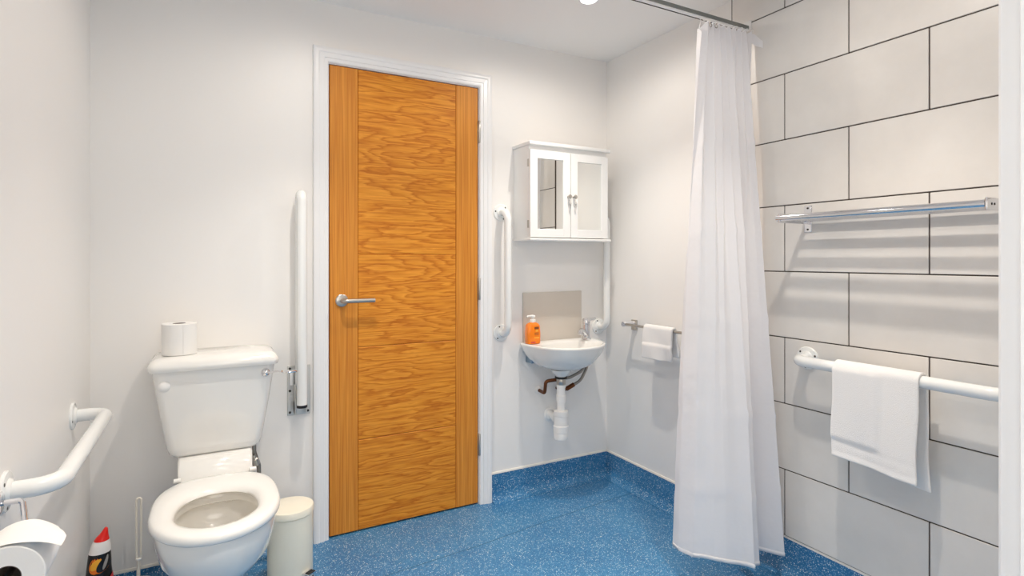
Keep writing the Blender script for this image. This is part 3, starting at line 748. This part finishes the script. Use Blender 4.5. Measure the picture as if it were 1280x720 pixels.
obj('inlet_pipe', lathe([(0.019, 0), (0.019, 0.045), (0.0235, 0.046), (0.0235, 0.078), (0.021, 0.080), (0.0205, 0.115), (0.0225, 0.116), (0.0225, 0.130)], (wx, wy, 0.427), seg=24), 'plastic', wt)
od = Vector((1.530 - wx, YB - wy, -0.010))
obj('outlet_pipe', tube([Vector((wx, wy, 0.385)) + od * 0.1, Vector((wx, wy, 0.385)) + od * 0.998], 0.0175, 18), 'plastic', wt)
obj('outlet_nut', tube([Vector((wx, wy, 0.385)) + od * 0.28, Vector((wx, wy, 0.385)) + od * 0.50], 0.025, 16), 'plastic', wt)
obj('wall_collar', lathe([(0.036, 0), (0.036, 0.004), (0.026, 0.010), (0.024, 0.03)], (1.530, YB, 0.375), (0, -1, 0), 24), 'plastic', wt)
# supply pipes
cw = obj('supply_pipe', tube(fillet([(1.463, YB, 0.505), (1.455, 2.335, 0.505), (1.455, 2.325, 0.566), (1.530, 2.302, 0.574)], 0.016), 0.0085, 12), 'copper', basin)
cw['label'] = 'bent copper supply pipe'
obj('wall_collar', lathe([(0.022, 0), (0.022, 0.003), (0.014, 0.007), (0.009, 0.007)], (1.463, YB, 0.505), (0, -1, 0), 20), 'plastic', cw)
obj('braided_hose', tube(fillet([(1.525, 2.303, 0.574), (1.585, 2.306, 0.575), (1.665, 2.310, 0.600), (1.700, 2.312, 0.672)], 0.06), 0.0075, 12), 'braid', cw)
cw2 = obj('supply_pipe', tube(fillet([(1.572, YB, 0.505), (1.568, 2.335, 0.508), (1.600, 2.325, 0.522)], 0.012), 0.0085, 12), 'copper', basin)
obj('braided_hose', tube(fillet([(1.605, 2.325, 0.525), (1.665, 2.325, 0.548), (1.703, 2.325, 0.610), (1.712, 2.325, 0.680)], 0.07), 0.0075, 12), 'braid', cw2)
obj('union_nut', tube([(1.582, 2.331, 0.513), (1.622, 2.325, 0.532)], 0.012, 6), 'copper', cw2)

# soap dispenser
sx_, sy_, sz_ = 1.388, 2.338, RZ + 0.0075
soap = thing('soap_dispenser', (sx_, sy_, sz_), 'clear orange hand soap pump bottle on the basin edge', 'soap bottle')
def srr(hw, hd, z, r): return rrect(sx_ - hw, sx_ + hw, sy_ - hd, sy_ + hd, r, sz_ + z)
body = obj('body', loft([srr(.033, .018, .0005, .010), srr(.036, .021, .004, .012), srr(.037, .021, .05, .012), srr(.034, .020, .088, .012), srr(.026, .016, .099, .011), srr(.014, .013, .104, .0115)]), 'soap', soap)
obj('collar', lathe([(0.013, 0), (0.0145, 0.001), (0.0145, 0.013), (0.012, 0.015), (0.005, 0.016), (0.005, 0.026)], (sx_, sy_, sz_ + .104), seg=20), 'plastic', soap)
bm = lathe([(0.010, 0), (0.013, 0.002), (0.013, 0.008), (0.008, 0.011)], (sx_, sy_, sz_ + .128), seg=18)
tube([(sx_, sy_, sz_ + .135), (sx_ - .030, sy_ - .006, sz_ + .135), (sx_ - .036, sy_ - .007, sz_ + .131)], [.0055, .0045, .004], 10, bm)
obj('pump_head', bm, 'plastic', soap)
def flat(name, m, x0, x1, z0, z1, dy): obj(name, loft([[Vector((x, sy_ - .0212 - dy, z)) for x in (x0, (x0 + x1) / 2, x1)] for z in (z0, z1)], None, False, False, closed=False), m, body)
flat('label_print', 'brown_print', sx_ - .002, sx_ + .022, sz_ + .072, sz_ + .083, .0002)
flat('label_print', 'yellow_print', sx_ + .004, sx_ + .018, sz_ + .060, sz_ + .069, .0003)
flat('label_print', 'brown_print', sx_ - .002, sx_ + .022, sz_ + .052, sz_ + .0545, .0003)
flat('label_print', 'brown_print', sx_ - .002, sx_ + .022, sz_ + .045, sz_ + .0475, .0003)
flat('label_print', 'yellow_print', sx_ - .004, sx_ + .024, sz_ + .028, sz_ + .033, .0003)
flat('label_print', 'pink_print', sx_ - .022, sx_ + .004, sz_ + .006, sz_ + .012, .0003)

# ------------------------------------------------------------------ towels and rails
def drape(name, label, x_rail, z_rail, rad, y0, y1, zf, zb, th, mtl, nfront, relief, group=None, wob=0.004, skew=0.0, bskew=0.0, seed=1):
    """cloth hung over a rail that runs along Y; front faces -X"""
    rnd = random.Random(seed); ph = [rnd.uniform(0, 6) for _ in range(6)]
    nu = 30; bm = bmesh.new(); rows = []
    path = []
    rO = rad + th / 2 + 0.0008
    nb = 18
    for k in range(nb): path.append(('b', k / (nb - 1)))
    for k in range(1, 10): path.append(('a', k / 10))
    for k in range(nfront): path.append(('f', k / (nfront - 1)))
    for kind, s in path:
        row = []
        for j in range(nu + 1):
            u = j / nu; y = y0 + (y1 - y0) * u
            if kind == 'b':
                z = zb + bskew * (u - .5) + (z_rail - zb - bskew * (u - .5)) * s; x = x_rail + rO + 0.004 * (1 - s) * sin(3 * u + ph[0]) ; drop = 1 - s; y += 0.010 * (1 - s) * -1
            elif kind == 'a':
                a = pi * s; x = x_rail + rO * cos(a); z = z_rail + rO * sin(a); drop = 0
            else:
                ze = zf + skew * (u - .5)
                z = z_rail + (ze - z_rail) * s; drop = s
                x = x_rail - rO - relief(u, s) - 0.006 * s
            amp = wob * drop
            x += amp * sin(5.1 * u + ph[1] + 1.5 * drop) + amp * .4 * sin(11 * u + ph[2])
            z += amp * .35 * sin(4 * u + ph[3]); y += amp * .8 * sin(6 * drop + ph[4])
            row.append(Vector((x, y, z)))
        rows.append(row)
    loft(rows, bm, False, False, closed=False)
    o = obj(name, bm, mtl, angle=180)
    s_ = o.modifiers.new('thick', 'SOLIDIFY'); s_.thickness = th; s_.offset = 0
    b_ = o.modifiers.new('soft', 'BEVEL'); b_.width = th * 0.3; b_.segments = 2; b_.limit_method = 'ANGLE'; b_.angle_limit = radians(60)
    tag(o, label, 'towel', group)
    return o
def relief_bath(u, s):      # folded-in half with a woven border
    v = 0.0
    e = lambda t: max(0, min(1, t))
    v += 0.0045 * e((u - 0.42) / 0.02) * e((0.80 - s) / 0.015)     # extra layer next to the fold
    v += 0.0018 * e((s - 0.955) / 0.01)
    v -= 0.0015 * e(1 - abs(s - 0.83) / 0.02)
    return v
drape('bath_towel', 'folded white bath towel hanging over the rail on the tiled wall', XR - 0.009 - 0.08, 0.812, 0.0185, 0.842, 1.090, 0.526, 0.508, 0.008, 'towel', 40, relief_bath, 'white towels on rails', 0.006, 0.01, 0.03, 3)
def relief_hand(u, s):
    e = lambda t: max(0, min(1, t))
    return 0.010 * e((s - 0.50) / 0.03) * e(1.25 - s) + 0.004 * sin(9 * u + 3 * s) * s
# slim towel rail on the painted wall
tz = 0.842
trl = thing('towel_rail', (XR, 1.95, tz), 'slim chrome towel rail on the painted wall near the basin', 'towel rail')
for yy in (2.175, 1.70):
    pst = obj('wall_post', box(XR - 0.012, XR, yy - .018, yy + .018, tz - .034, tz + .018, bev=.002), 'steel', trl)
    obj('post_arm', lathe([(0.013, 0), (0.013, 0.068), (0.0115, 0.071)], (XR - .010, yy, tz), (-1, 0, 0), 20), 'chrome', pst)
obj('bar', tube([(XR - .070, 2.19, tz), (XR - .070, 1.685, tz)], 0.0065, 14), 'steel', trl)
drape('hand_towel', 'small white terry hand towel over the slim chrome rail', XR - .070, tz, 0.0065, 1.835, 2.018, 0.705, 0.725, 0.011, 'towel', 26, relief_hand, 'white towels on rails', 0.006, -0.008, 0.0, 8)

# chrome slatted towel shelf on the tiles
ts = thing('towel_shelf', (XR - .009, 0.96, 1.26), 'chrome towel shelf of five parallel bars on the tiled wall', 'towel shelf')
sz = 1.307; xw = XR - .009
for yy in (1.243, 0.662):
    s1 = obj('wall_plate', box(xw - .004, xw, yy - .014, yy + .014, 1.262, 1.357, bev=.0015, seg=1), 'chrome', ts)
    for zq in (1.348, 1.272): obj('screw', lathe([(0.0035, 0), (0.0035, 0.0015), (0.002, 0.002)], (xw - .004, yy, zq), (-1, 0, 0), 10), 'dark', s1)
    s2 = obj('side_arm', box(XR - .172, xw - .003, yy - .003, yy + .003, sz - .016, sz + .016, bev=.002), 'chrome', ts)
    sgn = 1 if yy > 1 else -1
    for p_ in (.145, .16) if yy < 1 else ():
        obj('screw', lathe([(0.0032, 0), (0.0032, 0.001), (0.002, 0.0015)], (XR - p_ + .012, yy - .003, sz), (0, -1, 0), 10), 'dark', s2)
for k, p_ in enumerate((.0287, .062, .095, .1285, .163)):
    obj('bar', tube([(XR - p_, 1.243 + (.012 if k == 4 else -.002), sz), (XR - p_, 0.665, sz)], 0.0115 if k == 4 else 0.0080, 18), 'chrome', ts)

# ------------------------------------------------------------------ shower curtain and its track
cr = thing('curtain_track', (XR, 1.50, 2.07), 'grey aluminium curtain track below the ceiling, across the shower', 'curtain rail')
x0t = 0.80
obj('track', box(x0t, XR - .012, 1.490, 1.510, 2.078, 2.092, bev=.001, seg=1), 'alu', cr, smooth=False)
obj('track_lip', box(x0t, XR - .012, 1.4935, 1.5065, 2.0735, 2.078), 'gloss_white', cr, smooth=False)
obj('track_lip', box(x0t, XR - .012, 1.511, 1.514, 2.074, 2.092), 'dark', cr, smooth=False)
obj('end_bracket', box(XR - .012, XR - .009, 1.480, 1.520, 2.0745, 2.112, bev=.002), 'plastic', cr)
obj('ceiling_hanger', lathe([(0.016, 0), (0.016, 0.003), (0.005, 0.005), (0.005, 0.136), (0.02, 0.138), (0.02, 0.141)], (x0t + .03, 1.50, ZC - .141), seg=16), 'alu', cr)
def interp(poly, u):
    """poly: list of (u, x, y)"""
    for (ua, xa, ya), (ub, xb, yb) in zip(poly, poly[1:]):
        if u <= ub:
            t = (u - ua) / (ub - ua); t = t * t * (3 - 2 * t) * .35 + t * .65
            return xa + (xb - xa) * t, ya + (yb - ya) * t
    return poly[-1][1], poly[-1][2]
bot = [(0, 1.520, 1.535), (.03, 1.508, 1.50), (.10, 1.513, 1.435), (.22, 1.555, 1.372), (.30, 1.585, 1.345), (.44, 1.652, 1.292), (.47, 1.658, 1.290), (.50, 1.645, 1.325), (.56, 1.700, 1.302), (.60, 1.708, 1.304), (.66, 1.735, 1.46), (.72, 1.765, 1.43), (.84, 1.814, 1.305), (.87, 1.822, 1.292), (.91, 1.845, 1.40), (1.0, 1.83, 1.47)]
top = [(0, 1.612, -0.014)]
npl = 9
for k in range(1, npl * 2 + 1):
    u = k / (npl * 2); top.append((u, 1.612 + 0.245 * u, (0.022 if k % 2 else -0.022)))
zt, zbm = 2.055, 0.098
rows = []; NU, NV = 150, 90
rnd = random.Random(5)
creases = [0.22, 0.40, 0.57, 0.74, 0.88]
for i in range(NV + 1):
    v = i / NV; row = []
    for j in range(NU + 1):
        u = j / NU
        xa, ya = interp(top, u); xb, yb = interp(bot, u)
        wv = v ** 0.85
        yc_ = 1.497 - 0.018 * u; x = xa + (xb - xa) * wv; y = yc_ + (yb - yc_) * wv + ya * ((1 - v) ** 2.2 * .85 + .15 * (1 - v))
        # the leading corner hangs free of the last hook
        ztop = zt - 0.045 * max(0, 1 - u / 0.09) + 0.006 * sin(u * npl * 2 * pi)
        z = ztop + (zbm + 0.012 * sin(7 * u) - ztop) * v
        f = v * (1 - v) * 4
        y += 0.006 * f * sin(17 * u + 3 * v) + 0.004 * v * sin(31 * u + 2.0)
        x += 0.004 * f * sin(23 * u + 5 * v)
        for c_i, c in enumerate(creases):      # packing creases
            d_ = abs(v - c - 0.006 * sin(9 * u + c_i * 2)) / 0.014
            if d_ < 1: y -= 0.0060 * (1 - d_) * (0.35 + 0.65 * sin(6 * u + c_i * 1.7) ** 2)
        row.append(Vector((min(x, XR - .014), y, z)))
    rows.append(row)
sc_o = thing('shower_curtain', (1.70, 1.42, zbm), 'white polyester shower curtain bunched at the tiled wall', 'shower curtain')
cl = obj('fabric', loft(rows, None, False, False, closed=False), 'curtain', sc_o, angle=180)
hem = []
for j in range(NU + 1):
    p = rows[-1][j]; hem.append(p)
ringsH = [[p + Vector((0, 0, 0.014)), p + Vector((0, -.0008, 0.014)), p + Vector((0, -.0012, 0)), p + Vector((0, 0.0006, -0.0005))] for p in hem]
obj('hem', loft(ringsH), 'curtain', cl, angle=180)
# free top corner lying against the tiles
bm = bmesh.new()
loft([[Vector((1.868, 1.470, 2.052 - .012 * k)) + Vector((0.003 * j, -0.0085 * j, -.0075 * j + .004 * sin(k + j))) for j in range(6)] for k in range(4)], bm, False, False, closed=False)
obj('corner_tab', bm, 'curtain', cl, angle=180)
for k in range(npl + 1):
    u = (2 * k) / (npl * 2) if k else 0.045
    xa, ya = interp(top, u); ya += 1.497 - 0.018 * u; zk = zt - (0.03 if k == 0 else 0.010)
    pts = [(xa, ya - .004, zk), (xa, ya - .006, zk + .012), (xa, 1.497, 2.066), (xa, 1.503, 2.0715)]
    h = obj('hook', tube(fillet(pts, 0.004, 3), 0.0012, 8), 'plastic', sc_o)
    if k < 3:
        bmE = bmesh.new(); cpt = Vector((xa + .004, ya - .0035, zk - .006)); seg = 18
        Rr = [[bmE.verts.new(cpt + Vector((cos(2 * pi * q / seg) * r_, -t_ + 0.0, sin(2 * pi * q / seg) * r_))) for q in range(seg)] for r_, t_ in ((.0045, 0), (.0045, .0012), (.0075, .0012), (.0075, 0))]
        for a, b in zip(Rr, Rr[1:] + Rr[:1]):
            for q in range(seg): bmE.faces.new((a[q], a[(q + 1) % seg], b[(q + 1) % seg], b[q]))
        obj('eyelet', bmE, 'steel', cl)
